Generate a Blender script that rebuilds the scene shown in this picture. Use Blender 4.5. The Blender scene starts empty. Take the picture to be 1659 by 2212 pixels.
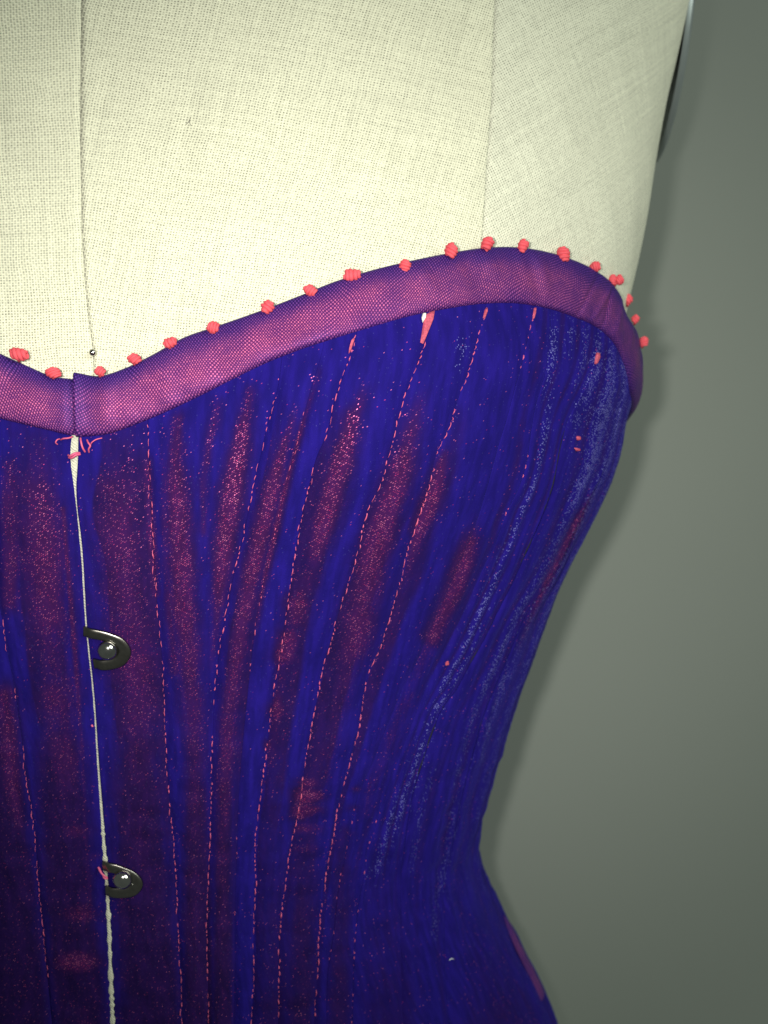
import bpy, math, random
import numpy as np
random.seed(7); rng = np.random.default_rng(7)
C = bpy.context.scene.collection
SC = bpy.context.scene

# ------------------------------------------------------------------ camera, world, lamps, exposure
D = 0.30                       # metres from lens to the plane of the bust
F = 2440.0                     # focal length in units of a 1659 x 2212 frame
cam_d = bpy.data.cameras.new('camera'); cam = bpy.data.objects.new('camera', cam_d); C.objects.link(cam)
cam.location = (0, -D, 0); cam.rotation_euler = (math.pi/2, 0, 0)
cam_d.sensor_fit = 'VERTICAL'; cam_d.sensor_height = 24.0
cam_d.lens = 24.0*F/2212.0
cam_d.clip_start = 0.01; cam_d.clip_end = 20
cam_d.dof.use_dof = True; cam_d.dof.focus_distance = 0.312; cam_d.dof.aperture_fstop = 9.0
SC.camera = cam
w = bpy.data.worlds.new('World'); SC.world = w; w.use_nodes = True
w.node_tree.nodes['Background'].inputs[0].default_value = (0.80, 0.92, 0.84, 1)
w.node_tree.nodes['Background'].inputs[1].default_value = 0.10
SC.view_settings.view_transform = 'Standard'; SC.view_settings.look = 'None'
SC.view_settings.exposure = 0.0; SC.view_settings.gamma = 1.0

def lamp(name, kind, loc, target, energy, color, **kw):
    d = bpy.data.lights.new(name, kind); o = bpy.data.objects.new(name, d); C.objects.link(o)
    o.location = loc
    v = np.array(target)-np.array(loc)
    from mathutils import Vector
    o.rotation_euler = Vector(v).to_track_quat('-Z', 'Y').to_euler()
    d.energy = energy; d.color = color
    for k, x in kw.items(): setattr(d, k, x)
    return o
lamp('flash_lamp', 'SPOT', (-0.028, -D, 0.011), (-0.020, 0, 0.014), 5.6, (1.0, 0.988, 0.925),
     shadow_soft_size=0.0095, spot_size=math.radians(61), spot_blend=1.0)
lamp('room_fill', 'AREA', (1.35, -1.45, 0.85), (0.1, 0.2, -0.1), 31.0, (0.91, 1.0, 0.91), shape='DISK', size=1.3)  # unseen fill lamp, set right of the camera to lift the wall shadow

# ------------------------------------------------------------------ small node language
class N:
    def __init__(s, nt, sock): s.nt, s.s = nt, sock
    def _m(s, op, *a, clamp=False):
        n = s.nt.nodes.new('ShaderNodeMath'); n.operation = op; n.use_clamp = clamp
        for i, x in enumerate((s,)+a):
            if isinstance(x, N): s.nt.links.new(x.s, n.inputs[i])
            else: n.inputs[i].default_value = x
        return N(s.nt, n.outputs[0])
    def __add__(s, o): return s._m('ADD', o)
    __radd__ = __add__
    def __sub__(s, o): return s._m('SUBTRACT', o)
    def __rsub__(s, o): return (s*-1.0)+o
    def __mul__(s, o): return s._m('MULTIPLY', o)
    __rmul__ = __mul__
    def __truediv__(s, o): return s._m('DIVIDE', o)
    def sin(s): return s._m('SINE')
    def cos(s): return s._m('COSINE')
    def abs(s): return s._m('ABSOLUTE')
    def pow(s, e): return s._m('POWER', e)
    def floor(s): return s._m('FLOOR')
    def fract(s): return s._m('FRACT')
    def gt(s, e): return s._m('GREATER_THAN', e)
    def max(s, e): return s._m('MAXIMUM', e)
    def min(s, e): return s._m('MINIMUM', e)
    def cl(s): return s._m('ADD', 0.0, clamp=True)
    def smooth(s, a, b):
        n = s.nt.nodes.new('ShaderNodeMapRange'); n.interpolation_type = 'SMOOTHSTEP'
        s.nt.links.new(s.s, n.inputs[0])
        for i, x in ((1, a), (2, b)):
            if isinstance(x, N): s.nt.links.new(x.s, n.inputs[i])
            else: n.inputs[i].default_value = x
        return N(s.nt, n.outputs[0])
class Mat:
    def __init__(m, name):
        m.mat = bpy.data.materials.new(name); m.mat.use_nodes = True
        m.nt = m.mat.node_tree; m.bsdf = m.nt.nodes['Principled BSDF']; m.out = m.nt.nodes['Material Output']
    def set(m, b=None, **kw):
        b = b or m.bsdf
        for k, x in kw.items():
            i = b.inputs[k.replace('_', ' ')]
            if isinstance(x, N): m.nt.links.new(x.s, i)
            elif isinstance(x, tuple): i.default_value = x+(1,) if len(x) == 3 and i.type == 'RGBA' else x
            else: i.default_value = x
    def uv(m):
        t = m.nt.nodes.new('ShaderNodeUVMap'); t.uv_map = 'UVMap'
        s = m.nt.nodes.new('ShaderNodeSeparateXYZ'); m.nt.links.new(t.outputs[0], s.inputs[0])
        return N(m.nt, s.outputs[0]), N(m.nt, s.outputs[1])
    def attr(m, name):
        t = m.nt.nodes.new('ShaderNodeAttribute'); t.attribute_name = name
        return N(m.nt, t.outputs['Fac'])
    def vec(m, x, y, z=0.0):
        c = m.nt.nodes.new('ShaderNodeCombineXYZ')
        for i, v in enumerate((x, y, z)):
            if isinstance(v, N): m.nt.links.new(v.s, c.inputs[i])
            else: c.inputs[i].default_value = v
        return N(m.nt, c.outputs[0])
    def noise(m, vec, scale, detail=2.0, rough=0.5, out=0):
        n = m.nt.nodes.new('ShaderNodeTexNoise'); n.inputs['Scale'].default_value = scale
        n.inputs['Detail'].default_value = detail; n.inputs['Roughness'].default_value = rough
        if vec is not None: m.nt.links.new(vec.s, n.inputs['Vector'])
        return N(m.nt, n.outputs[out])
    def voro(m, vec, scale, rand=1.0):
        n = m.nt.nodes.new('ShaderNodeTexVoronoi'); n.inputs['Scale'].default_value = scale
        n.inputs['Randomness'].default_value = rand; n.voronoi_dimensions = '2D'
        m.nt.links.new(vec.s, n.inputs['Vector'])
        s = m.nt.nodes.new('ShaderNodeSeparateColor'); m.nt.links.new(n.outputs['Color'], s.inputs[0])
        return N(m.nt, n.outputs['Distance']), N(m.nt, s.outputs[0]), N(m.nt, s.outputs[1]), N(m.nt, s.outputs[2])
    def white(m, vec):
        n = m.nt.nodes.new('ShaderNodeTexWhiteNoise'); n.noise_dimensions = '2D'
        m.nt.links.new(vec.s, n.inputs['Vector']); return N(m.nt, n.outputs['Value'])
    def mix(m, fac, a, b):
        n = m.nt.nodes.new('ShaderNodeMix'); n.data_type = 'RGBA'
        if isinstance(fac, N): m.nt.links.new(fac.s, n.inputs[0])
        else: n.inputs[0].default_value = fac
        for i, x in ((6, a), (7, b)):
            if isinstance(x, N): m.nt.links.new(x.s, n.inputs[i])
            else: n.inputs[i].default_value = tuple(x)+(1,)
        return N(m.nt, n.outputs[2])
    def scalecol(m, col, f):
        n = m.nt.nodes.new('ShaderNodeVectorMath'); n.operation = 'SCALE'
        if isinstance(col, N): m.nt.links.new(col.s, n.inputs[0])
        else: n.inputs[0].default_value = tuple(col)
        if isinstance(f, N): m.nt.links.new(f.s, n.inputs['Scale'])
        else: n.inputs['Scale'].default_value = f
        return N(m.nt, n.outputs[0])
    def bump(m, h, strength, dist, b=None):
        n = m.nt.nodes.new('ShaderNodeBump'); n.inputs['Strength'].default_value = strength
        n.inputs['Distance'].default_value = dist
        m.nt.links.new(h.s, n.inputs['Height']); m.nt.links.new(n.outputs[0], (b or m.bsdf).inputs['Normal'])
        return n

# ------------------------------------------------------------------ materials
PI = math.pi
def linen(name, col, rot, pitch=0.00074):
    m = Mat(name); U, V = m.uv()
    c, s = math.cos(rot), math.sin(rot)
    X = U*c + V*s; Y = V*c - U*s
    P = m.vec(U, V)
    dx = m.noise(P, 55.0, 2.0); dy = m.noise(m.vec(V, U, 3.1), 55.0, 2.0)
    slx = m.noise(m.vec(X*900.0, Y*22.0), 1.0, 1.0); sly = m.noise(m.vec(X*22.0, Y*900.0, 5.0), 1.0, 1.0)
    X = X/pitch + (dx-0.5)*3.0; Y = Y/pitch + (dy-0.5)*3.0
    hole = ((X*2*PI).cos()*0.5+0.5) * ((Y*2*PI).cos()*0.5+0.5)
    jit = m.white(m.vec((X+0.5).floor(), (Y+0.5).floor()))
    hole = hole.pow(1.6)*(jit*0.9+0.45)
    over = (X*PI).sin()*(Y*PI).sin()
    slub = (slx+sly-1.0)
    h = over*0.45 - hole*0.9 + slub*0.35
    cloud = m.noise(P, 30.0, 3.0, 0.6)*0.6+m.noise(m.vec(X*0.02, Y*0.22, 8.0), 1.0, 2.0, 0.6)*0.4
    f = (1.0 - hole*0.66) * (slub*0.24+0.97) * (cloud*0.26+0.85)
    m.set(Base_Color=m.scalecol(col, f), Roughness=0.85)
    m.bsdf.inputs['Specular IOR Level'].default_value = 0.22
    m.bsdf.inputs['Sheen Weight'].default_value = 0.12
    m.bump(h, 0.6, 0.00028)
    return m.mat
CREAM = (0.80, 0.775, 0.585)
M_lin = [linen('cream_linen_left', CREAM, 0.06), linen('cream_linen_front', CREAM, -0.16), linen('cream_linen_side', (0.78, 0.765, 0.60), 0.62)]

def velvet():
    m = Mat('shot_velvet'); U, V = m.uv(); pink = m.attr('nap_sheen'); gl = m.attr('glint')
    P = m.vec(U, V)
    n1 = m.noise(P, 120.0, 3.0, 0.6); n2 = m.noise(m.vec(U*1.0, V*0.35, 2.0), 260.0, 3.0, 0.65)
    nb = m.noise(m.vec(U*0.25, V, 7.0), 130.0, 2.0, 0.6)
    p = (pink*((n1-0.5)*0.35+1.0) + (n2-0.5)*0.22*pink.smooth(0.02, 0.25) + (nb-0.5)*0.22*pink.smooth(0.05, 0.4))
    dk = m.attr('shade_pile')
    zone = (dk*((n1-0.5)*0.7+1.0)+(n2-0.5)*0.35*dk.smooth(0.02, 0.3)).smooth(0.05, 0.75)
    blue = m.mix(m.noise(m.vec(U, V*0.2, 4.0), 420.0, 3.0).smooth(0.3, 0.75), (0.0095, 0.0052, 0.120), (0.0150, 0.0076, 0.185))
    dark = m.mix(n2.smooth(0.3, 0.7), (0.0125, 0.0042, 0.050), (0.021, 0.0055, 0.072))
    base = m.mix(p.smooth(0.20, 1.15)*0.30, m.mix(zone, blue, dark), (0.125, 0.0125, 0.085))  # crimson sheen mixed straight into the base colour
    # ground weave showing through the pile: twill rows of silk floats
    a = 0.66; wx = (m.noise(P, 180.0, 2.0)-0.5)*0.0011; wy = (m.noise(m.vec(V, U, 9.0), 180.0, 2.0)-0.5)*0.0011
    X = (U*math.cos(a)+V*math.sin(a)+wx)/0.00070; Y = (V*math.cos(a)-U*math.sin(a)+wy)/0.00048
    j = Y.floor(); X = X+j*0.39; i_ = X.floor()
    r1 = m.white(m.vec(i_, j)); r2 = m.white(m.vec(i_+31.7, j+11.3)); r3 = m.white(m.vec(i_-17.2, j+5.9))
    lx = (X.fract()-0.5+(r2-0.5)*0.20)/0.44; ly = (Y.fract()-0.5+(r3-0.5)*0.16)/0.30
    el = lx*lx+ly*ly
    dots = el.smooth(0.85, 0.12) * (r1*0.80+p.max(zone*0.36)*0.62).smooth(0.80, 1.46)*p.max(zone*0.3).smooth(0.005, 0.25)
    stray = el.smooth(0.7, 0.1)*(r1+dk*0.03+(n1-0.5)*0.04).smooth(0.978, 1.0)*0.75
    dots = dots.max(stray)
    dcol = m.mix(r2, (0.56, 0.028, 0.17), (0.94, 0.24, 0.48))
    # pale lavender glints of the pile ends, painted as colour
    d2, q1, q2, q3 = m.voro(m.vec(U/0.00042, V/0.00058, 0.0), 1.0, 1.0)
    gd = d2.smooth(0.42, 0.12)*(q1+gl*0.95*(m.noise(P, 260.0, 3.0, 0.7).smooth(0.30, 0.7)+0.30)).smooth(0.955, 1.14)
    m.set(Base_Color=base, Roughness=0.85)
    m.bsdf.inputs['Specular IOR Level'].default_value = 0.06
    m.bsdf.inputs['Sheen Weight'].default_value = 0.19; m.bsdf.inputs['Sheen Roughness'].default_value = 0.38
    m.bsdf.inputs['Sheen Tint'].default_value = (0.16, 0.13, 1.0, 1)
    pileh = m.noise(P, 2600.0, 2.0, 0.7)
    m.bump(pileh+dots*0.5, 0.45, 0.00030)
    b2 = m.nt.nodes.new('ShaderNodeBsdfPrincipled'); m.set(b2, Base_Color=dcol, Roughness=0.45, Metallic=0.5)
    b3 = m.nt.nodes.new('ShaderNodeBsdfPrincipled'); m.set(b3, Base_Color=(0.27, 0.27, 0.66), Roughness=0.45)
    s1 = m.nt.nodes.new('ShaderNodeMixShader'); s2 = m.nt.nodes.new('ShaderNodeMixShader')
    L = m.nt.links.new
    L((dots*0.95).s, s1.inputs[0]); L(m.bsdf.outputs[0], s1.inputs[1]); L(b2.outputs[0], s1.inputs[2])
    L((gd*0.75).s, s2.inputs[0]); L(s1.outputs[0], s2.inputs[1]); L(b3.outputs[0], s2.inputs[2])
    L(s2.outputs[0], m.out.inputs['Surface'])
    return m.mat
M_vel = velvet()

def taffeta():
    m = Mat('shot_taffeta'); U, V = m.uv(); t = m.attr('across'); lus = m.attr('lustre')
    P = m.vec(U, V)
    pit = 0.00064; a = 0.50
    dx = m.noise(P, 70.0, 2.0); dy = m.noise(m.vec(V, U, 2.0), 70.0, 2.0)
    X = (U*math.cos(a)+V*math.sin(a))/pit + (dx-0.5)*6.0; Y = (V*math.cos(a)-U*math.sin(a))/pit + (dy-0.5)*6.0
    w_ = (X*PI).sin()*(Y*PI).sin()
    r = m.white(m.vec(X.floor(), Y.floor()))
    lum = m.noise(m.vec(U*0.6, V, 1.0), 130.0, 3.0, 0.6)
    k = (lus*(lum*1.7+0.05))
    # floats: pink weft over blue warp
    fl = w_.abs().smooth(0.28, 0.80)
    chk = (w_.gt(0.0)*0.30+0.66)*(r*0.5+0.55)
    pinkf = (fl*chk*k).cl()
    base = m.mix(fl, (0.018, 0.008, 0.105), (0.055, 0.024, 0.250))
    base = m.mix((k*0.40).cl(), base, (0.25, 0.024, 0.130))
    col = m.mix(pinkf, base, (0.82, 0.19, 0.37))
    m.set(Base_Color=col, Roughness=0.48, Metallic=0.2)
    m.bsdf.inputs['Specular IOR Level'].default_value = 0.12
    m.bump(fl*1.0+(r-0.5)*0.2, 0.55, 0.00025)
    return m.mat
M_taf = taffeta()

def simple(name, col, rough=0.6, metal=0.0, nscale=0, namp=0.2, bump=0.0, bd=0.0005):
    m = Mat(name)
    tc = m.nt.nodes.new('ShaderNodeTexCoord'); P = N(m.nt, tc.outputs['Object'])
    if nscale:
        n = m.noise(P, nscale, 3.0, 0.6)
        m.set(Base_Color=m.scalecol(col, n*2*namp+(1-namp)))
        if bump: m.bump(n, bump, bd)
    else: m.set(Base_Color=tuple(col))
    m.set(Roughness=rough, Metallic=metal)
    return m.mat
M_coral = simple('coral_floss', (0.74, 0.085, 0.110), 0.75, 0, 2500, 0.25, 0.5, 0.0002)
M_thread = simple('coral_seam_thread', (0.66, 0.105, 0.215), 0.55, 0, 3000, 0.35)
M_twill = simple('coral_twill', (0.50, 0.075, 0.125), 0.7, 0, 1500, 0.8, 0.6, 0.0003)
M_steel = simple('dark_steel', (0.24, 0.225, 0.20), 0.28, 1.0, 700, 0.3, 0.05, 0.0002)
M_nickel = simple('nickel', (0.52, 0.51, 0.48), 0.14, 1.0, 900, 0.30, 0.10, 0.0002)
M_white = simple('white_cotton', (0.78, 0.77, 0.68), 0.85, 0, 1500, 0.2, 0.8, 0.0004)
M_black = simple('fold_shade_black', (0.006, 0.004, 0.022), 0.95, 0, 2000, .3)  # near-black tone for the shade inside the folds
M_wall = simple('wall_paint', (0.197, 0.213, 0.186), 0.75, 0, 6, 0.035, 0.06, 0.001)
M_plate = simple('grey_plate', (0.26, 0.29, 0.285), 0.35, 0.4, 60, 0.2)
M_hair = simple('grey_hair', (0.10, 0.09, 0.08), 0.5)
M_lint = simple('white_lint', (0.75, 0.75, 0.8), 0.7)

def canvas():
    m = Mat('canvas_edge'); U, V = m.uv()
    k = (U*PI/0.00050+V*PI*2/0.00085).sin(); n = m.noise(m.vec(U, V), 1800, 2)
    h = k*0.25+n*1.5
    m.set(Base_Color=m.scalecol((0.72, 0.70, 0.55), (k*0.07+0.85)*(n*0.8+0.58)), Roughness=0.9)
    m.bump(h, 0.8, 0.0003); return m.mat
M_canvas = canvas()

# ------------------------------------------------------------------ the body, as theta / height surface
X0 = -0.0852
def tab(pairs):
    a = np.array(sorted(pairs)); return lambda q: smooth_interp(q, a[:, 0], a[:, 1])
def smooth_interp(q, x, y):                     # monotone-ish cubic (Catmull-Rom slopes)
    q = np.clip(np.asarray(q, float), x[0], x[-1])
    m = np.gradient(y, x); i = np.clip(np.searchsorted(x, q)-1, 0, len(x)-2)
    h = x[i+1]-x[i]; t = (q-x[i])/h
    return ((2*t**3-3*t**2+1)*y[i]+(t**3-2*t**2+t)*h*m[i]+(-2*t**3+3*t**2)*y[i+1]+(t**3-t**2)*h*m[i+1])
ycf = tab([(-.26, .058), (-.20, .0580), (-.1613, .0557), (-.1437, .0527), (-.121, .0497), (-.0978, .0439), (-.0752, .0372), (-.0536, .0318),
           (-.0324, .0240), (-.0123, .0180), (.0072, .0140), (.0213, .0125), (.05, .0120), (.08, .0128), (.11, .0150), (.144, .0185), (.175, .0235), (.22, .033)])
bdep = tab([(-.26, .105), (-.16, .098), (-.11, .088), (-.05, .096), (.02, .105), (.10, .100), (.22, .088)])
ZT = np.linspace(-.26, .22, 241)
def pw(w, e): return np.sign(w)*np.abs(w)**e
class Body:
    def __init__(s, back, bump, n=2.35):
        s.back, s.bump, s.n = back, bump, n
        s.a = np.full_like(ZT, .17)
    def P(s, th, z, off=0.0):
        if np.any(np.asarray(off) != 0):
            return s.P(th, z) + s.normal(th, z)*np.asarray(off)[..., None]
        th, z = np.broadcast_arrays(np.asarray(th, float), np.asarray(z, float))
        a = np.interp(z, ZT, s.a); b = bdep(z)
        x = X0 + a*pw(np.sin(th), 2/s.n); yc = ycf(z)+s.back+b
        co = np.cos(th)
        y = yc - b*pw(co, 2/s.n)
        dx = np.abs(x-X0)-.088
        g = np.exp(-(dx/.040)**2-((z-.030)/.046)**2)
        y = y - s.bump*g*np.clip(co*2.2, 0, 1)
        return np.stack([x, y, z], -1)
    def normal(s, th, z):
        e = 2e-3
        du = s.P(th+e, z)-s.P(th-e, z); dv = s.P(th, np.asarray(z)+e)-s.P(th, np.asarray(z)-e)
        n = np.cross(du, dv); return n/np.maximum(np.linalg.norm(n, axis=-1, keepdims=True), 1e-12)
    def fit(s, T):
        th = np.radians(np.linspace(20, 150, 391))
        for it in range(60):
            p = s.P(th[None, :], ZT[:, None]); u, v = proj(p)
            k = u.argmax(1); r = np.arange(len(ZT)); um, vm, Dy = u[r, k], v[r, k], D+p[r, k, 1]
            s.a += 0.7*(T(vm)-um)*Dy/F
            s.a = np.convolve(np.pad(s.a, 3, mode='edge'), np.ones(7)/7, 'valid')*0.5+s.a*0.5
        s.sil = th[k]
    def prep(s):
        s.tg = np.radians(np.arange(-55, 112, .35)); s.zg = np.arange(-.215, .205, .0007)
        p = s.P(s.tg[None, :], s.zg[:, None]); s.ug, s.vg = proj(p)
        ts = np.interp(s.zg, ZT, s.sil); s.hid = s.tg[None, :] > ts[:, None]+1e-9
        s.silz = lambda z: np.interp(z, ZT, s.sil)
    def inv(s, u, v):                           # where a sight line meets the body
        d = (s.ug-u)**2+(s.vg-v)**2 + s.hid*1e9
        j, i = np.unravel_index(d.argmin(), d.shape); th, z = s.tg[i], s.zg[j]
        for _ in range(6):
            e = 1e-4
            uu, vv = proj(s.P(np.array([th, th+e, th]), np.array([z, z, z+e])))
            J = np.array([[uu[1]-uu[0], uu[2]-uu[0]], [vv[1]-vv[0], vv[2]-vv[0]]])/e
            try: st = np.linalg.solve(J, np.array([u-uu[0], v-vv[0]]))
            except Exception: break
            if abs(st[0]) > .05 or abs(st[1]) > .01: break
            th += st[0]; z += st[1]
        return th, z
    def line(s, pts):
        return np.array([s.inv(u, v) for u, v in pts])
def proj(p):
    Dy = D+p[..., 1]
    return 829.5+F*p[..., 0]/Dy, 1106-F*p[..., 2]/Dy
cors = Body(0.0, 0.0150)
cors.fit(tab([(-400, 1480), (0, 1440), (300, 1400), (500, 1372), (600, 1362), (680, 1360), (740, 1370), (800, 1374), (850, 1370), (900, 1350), (1000, 1327), (1100, 1287), (1200, 1234),
              (1300, 1188), (1400, 1150), (1500, 1115), (1600, 1083), (1700, 1055), (1780, 1033), (1825, 1025), (1870, 1034), (1920, 1052), (2000, 1086), (2100, 1138), (2212, 1192), (2400, 1250), (2700, 1300)]))
cors.prep()
form = Body(0.0026, 0.0140)
form.fit(tab([(-400, 1590), (0, 1489), (120, 1462), (200, 1444), (345, 1417), (440, 1404), (520, 1388), (600, 1370), (680, 1352), (740, 1346), (800, 1346), (850, 1342), (900, 1326), (1000, 1303),
              (1100, 1263), (1200, 1210), (1300, 1164), (1400, 1126), (1500, 1091), (1600, 1059), (1700, 1031), (1780, 1009), (1825, 1001), (1870, 1010), (1920, 1028), (2000, 1062), (2100, 1114), (2212, 1168), (2400, 1226), (2700, 1276)]))
form.prep()
_t = np.radians(np.linspace(-180, 180, 1441)); _p = cors.P(_t, np.zeros_like(_t))
_s = np.concatenate([[0], np.cumsum(np.linalg.norm(np.diff(_p, axis=0), axis=1))]); _s -= np.interp(0, _t, _s)
arc = lambda th: np.interp(th, _t, _s)

# ------------------------------------------------------------------ mesh helpers
def tagit(o, label=None, cat=None, group=None, kind=None):
    for k, x in (('label', label), ('category', cat), ('group', group), ('kind', kind)):
        if x: o[k] = x
    return o
def empty(name, loc, label, cat, group=None):
    o = bpy.data.objects.new(name, None); C.objects.link(o); o.location = loc; o.empty_display_size = .02
    return tagit(o, label, cat, group)
def mesh(name, v, f, mat, parent=None, uv=None, attrs=None, smooth=True, loc=None, root=None):
    v = np.asarray(v, float)
    org = np.array(loc if loc is not None else (0, 0, 0), float)
    par = np.zeros(3); q = parent
    while q is not None: par += np.array(q.location); q = q.parent
    me = bpy.data.meshes.new(name); me.from_pydata((v-org-(par if loc is None else 0)).tolist(), [], [list(map(int, x)) for x in f])
    me.materials.append(mat)
    if uv is not None:
        l = me.uv_layers.new(name='UVMap'); li = np.empty(len(me.loops), np.int32); me.loops.foreach_get('vertex_index', li)
        l.data.foreach_set('uv', np.asarray(uv, np.float32)[li].ravel())
    for k, x in (attrs or {}).items():
        a = me.attributes.new(k, 'FLOAT', 'POINT'); a.data.foreach_set('value', np.asarray(x, np.float32).ravel())
    if smooth: me.polygons.foreach_set('use_smooth', np.ones(len(me.polygons), bool))
    me.update()
    o = bpy.data.objects.new(name, me); C.objects.link(o)
    if loc is not None: o.location = org-par
    if parent: o.parent = parent
    return o
def gridfaces(nr, nc, wrap=False, base=0):
    r = np.arange(nr-1)[:, None]; c = np.arange(nc if wrap else nc-1)[None, :]; c2 = (c+1) % nc
    q = np.stack(np.broadcast_arrays(r*nc+c, r*nc+c2, (r+1)*nc+c2, (r+1)*nc+c), -1).reshape(-1, 4)
    return q+base
def tube(pts, rad, n=8, flat=None):
    pts = np.asarray(pts, float); m = len(pts); rad = np.broadcast_to(rad, (m,))
    T = np.gradient(pts, axis=0); T /= np.maximum(np.linalg.norm(T, axis=1, keepdims=True), 1e-12)
    ref = np.array([0, -1., 0]); V = []
    for p, t, r in zip(pts, T, rad):
        a = np.cross(t, ref); a /= max(np.linalg.norm(a), 1e-9); b = np.cross(a, t)
        for k in range(n):
            q = 2*PI*k/n; V.append(p+r*(math.cos(q)*a+math.sin(q)*b))
    F_ = gridfaces(m, n, True).tolist(); F_.append(list(range(n))[::-1]); F_.append([(m-1)*n+k for k in range(n)])
    return np.array(V), F_
def joinm(parts):
    V, F_, b = [], [], 0
    for v, f in parts:
        V.append(v); F_ += [[i+b for i in q] for q in f]; b += len(v)
    return np.concatenate(V), F_
def dens(pts, step):
    pts = np.asarray(pts, float); d = np.concatenate([[0], np.cumsum(np.linalg.norm(np.diff(pts, axis=0), axis=1))])
    q = np.linspace(0, d[-1], max(2, int(d[-1]/step)+1))
    return np.stack([smooth_interp(q, d, pts[:, k]) for k in range(pts.shape[1])], 1)

# ------------------------------------------------------------------ wall
WY = 0.245
nx, nz = 24, 24
gx, gz = np.meshgrid(np.linspace(-1.6, 1.6, nx), np.linspace(-1.3, 1.5, nz))
wv = np.stack([gx, np.full_like(gx, WY), gz], -1).reshape(-1, 3)
wv = np.concatenate([wv, wv+np.array([0, .1, 0])])
tagit(mesh('wall', wv, np.concatenate([gridfaces(nz, nx), gridfaces(nz, nx)[:, ::-1]+nx*nz]), M_wall), kind='structure')

# ------------------------------------------------------------------ dress form
ZB = -.205
fr = empty('dress_form', (X0, .12, ZB), 'cream linen covered dress form torso wearing the purple corset', 'dress form')
seamA = form.line([(176, 0), (173, 200), (173, 330), (176, 500), (182, 600), (192, 700), (201, 765)])
seamB = form.line([(1069, 0), (1063, 200), (1052, 350), (1044, 480), (1037, 560)])
def lineth(L, z):
    L = L[np.argsort(L[:, 1])]; return np.interp(z, L[:, 1], L[:, 0])
def form_panel(t0, t1, mat, n):
    zz = np.linspace(ZB, .20, 330); ss = np.linspace(0, 1, n)
    a0, a1 = t0(zz), t1(zz)
    th = a0[:, None]+(a1-a0)[:, None]*ss[None, :]; Z = np.repeat(zz[:, None], n, 1)
    wdt = np.abs(arc(a1)-arc(a0))[:, None]
    e = np.minimum(ss, 1-ss)[None, :]*wdt
    off = -0.00006*np.exp(-(e/.0004)**1.5) + 0.00016*np.sin(th*23+Z*60)*np.sin(Z*95+th*9)
    P = form.P(th, Z, off); P0 = form.P(th[:, [0, -1]], Z[:, [0, -1]], np.full((330, 2), -.003))
    V = np.concatenate([P0[:, :1], P, P0[:, 1:]], 1); nc = n+2
    th2 = np.concatenate([th[:, :1], th, th[:, -1:]], 1); Z2 = np.repeat(zz[:, None], nc, 1)
    uv = np.stack([arc(th2), Z2], -1).reshape(-1, 2)
    return mesh('linen_panel', V.reshape(-1, 3), gridfaces(330, nc), mat, fr, uv)
tA = lambda z: lineth(seamA, z); tB = lambda z: lineth(seamB, z); g = .00003
form_panel(lambda z: -tB(z), lambda z: tA(z)-g, M_lin[0], 130)
form_panel(lambda z: tA(z)+g, lambda z: tB(z)-g, M_lin[1], 150)
form_panel(lambda z: tB(z)+g, lambda z: z*0+PI*.62, M_lin[2], 110)
form_panel(lambda z: z*0+PI*.62+g, lambda z: z*0+2*PI-PI*.62, M_lin[1], 120)
form_panel(lambda z: z*0-PI*.62+g, lambda z: -tB(z)-g, M_lin[2], 110)
capth = np.linspace(0, 2*PI, 97)[:-1]
for zc, nm in ((.2, 'top_cap'), (ZB, 'bottom_cap')):
    cv = [form.P(capth, np.full(96, zc))]; ctr = cv[0].mean(0)
    for k in (.66, .33): cv.append(ctr+(cv[0]-ctr)*k+np.array([0, 0, (1-k*k)*(.018 if zc > 0 else -.004)]))
    V = np.concatenate(cv+[ctr[None]+np.array([0, 0, .018 if zc > 0 else -.004])])
    f = gridfaces(3, 96, True).tolist()+[[192+k, 192+(k+1) % 96, 288] for k in range(96)]
    mesh(nm, V, f, M_lin[1], fr, V[:, [0, 1]])
# stitches closing the seam between the front panels of the form
def ladder(body, L, z0, z1, mat, name, parent, r, ln, gap, off):
    L = L[np.argsort(L[:, 1])]; z = z0; out = []
    while z < z1:
        l = ln*random.uniform(.7, 1.2); q = np.linspace(z, z+l, 5); th = np.interp(q, L[:, 1], L[:, 0])
        p = body.P(th, q, off+np.array([-.0002, 0, .00008, 0, -.0002])); p[:, 0] += random.uniform(-1, 1)*.0001
        out.append(tube(p, [r*.5, r, r, r, r*.5], 5)); z += l+gap*random.uniform(.6, 1.5)
    V, f = joinm(out); return tagit(mesh(name, V, f, mat, parent), kind='stuff')
M_fth = simple('grey_green_thread', (0.55, 0.54, 0.42), .8)
ladder(form, seamA, .035, .19, M_fth, 'seam_stitching', fr, .00011, .0022, .0010, -.00025)
ladder(form, seamB, .06, .19, M_fth, 'seam_stitching', fr, .00009, .0022, .0012, -.00025)
# arm plate: oval metal disc on the side of the form
n = 64; q = np.linspace(0, 2*PI, n+1)[:-1]
prof = [(0, 1.0), (.0016, 1.0), (.0026, .985), (.0028, .95), (.0024, .5)]
V = []
tilt = math.radians(4); cx, cy, cz = .1082, .140, .192
for h, k in prof:
    yy = cy+.042*k*np.cos(q); zl = .056*k*np.sin(q)
    V.append(np.stack([cx+h*math.cos(tilt)+zl*math.sin(tilt)*1.0, yy, cz+zl*math.cos(tilt)-h*math.sin(tilt)], 1))
V = np.concatenate(V+[np.array([[cx+.0024, cy, cz]])]); m_ = len(prof)
f = gridfaces(m_, n, True).tolist()+[[(m_-1)*n+k, (m_-1)*n+(k+1) % n, m_*n] for k in range(n)]
mesh('arm_plate', V, f, M_plate, fr)

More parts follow.
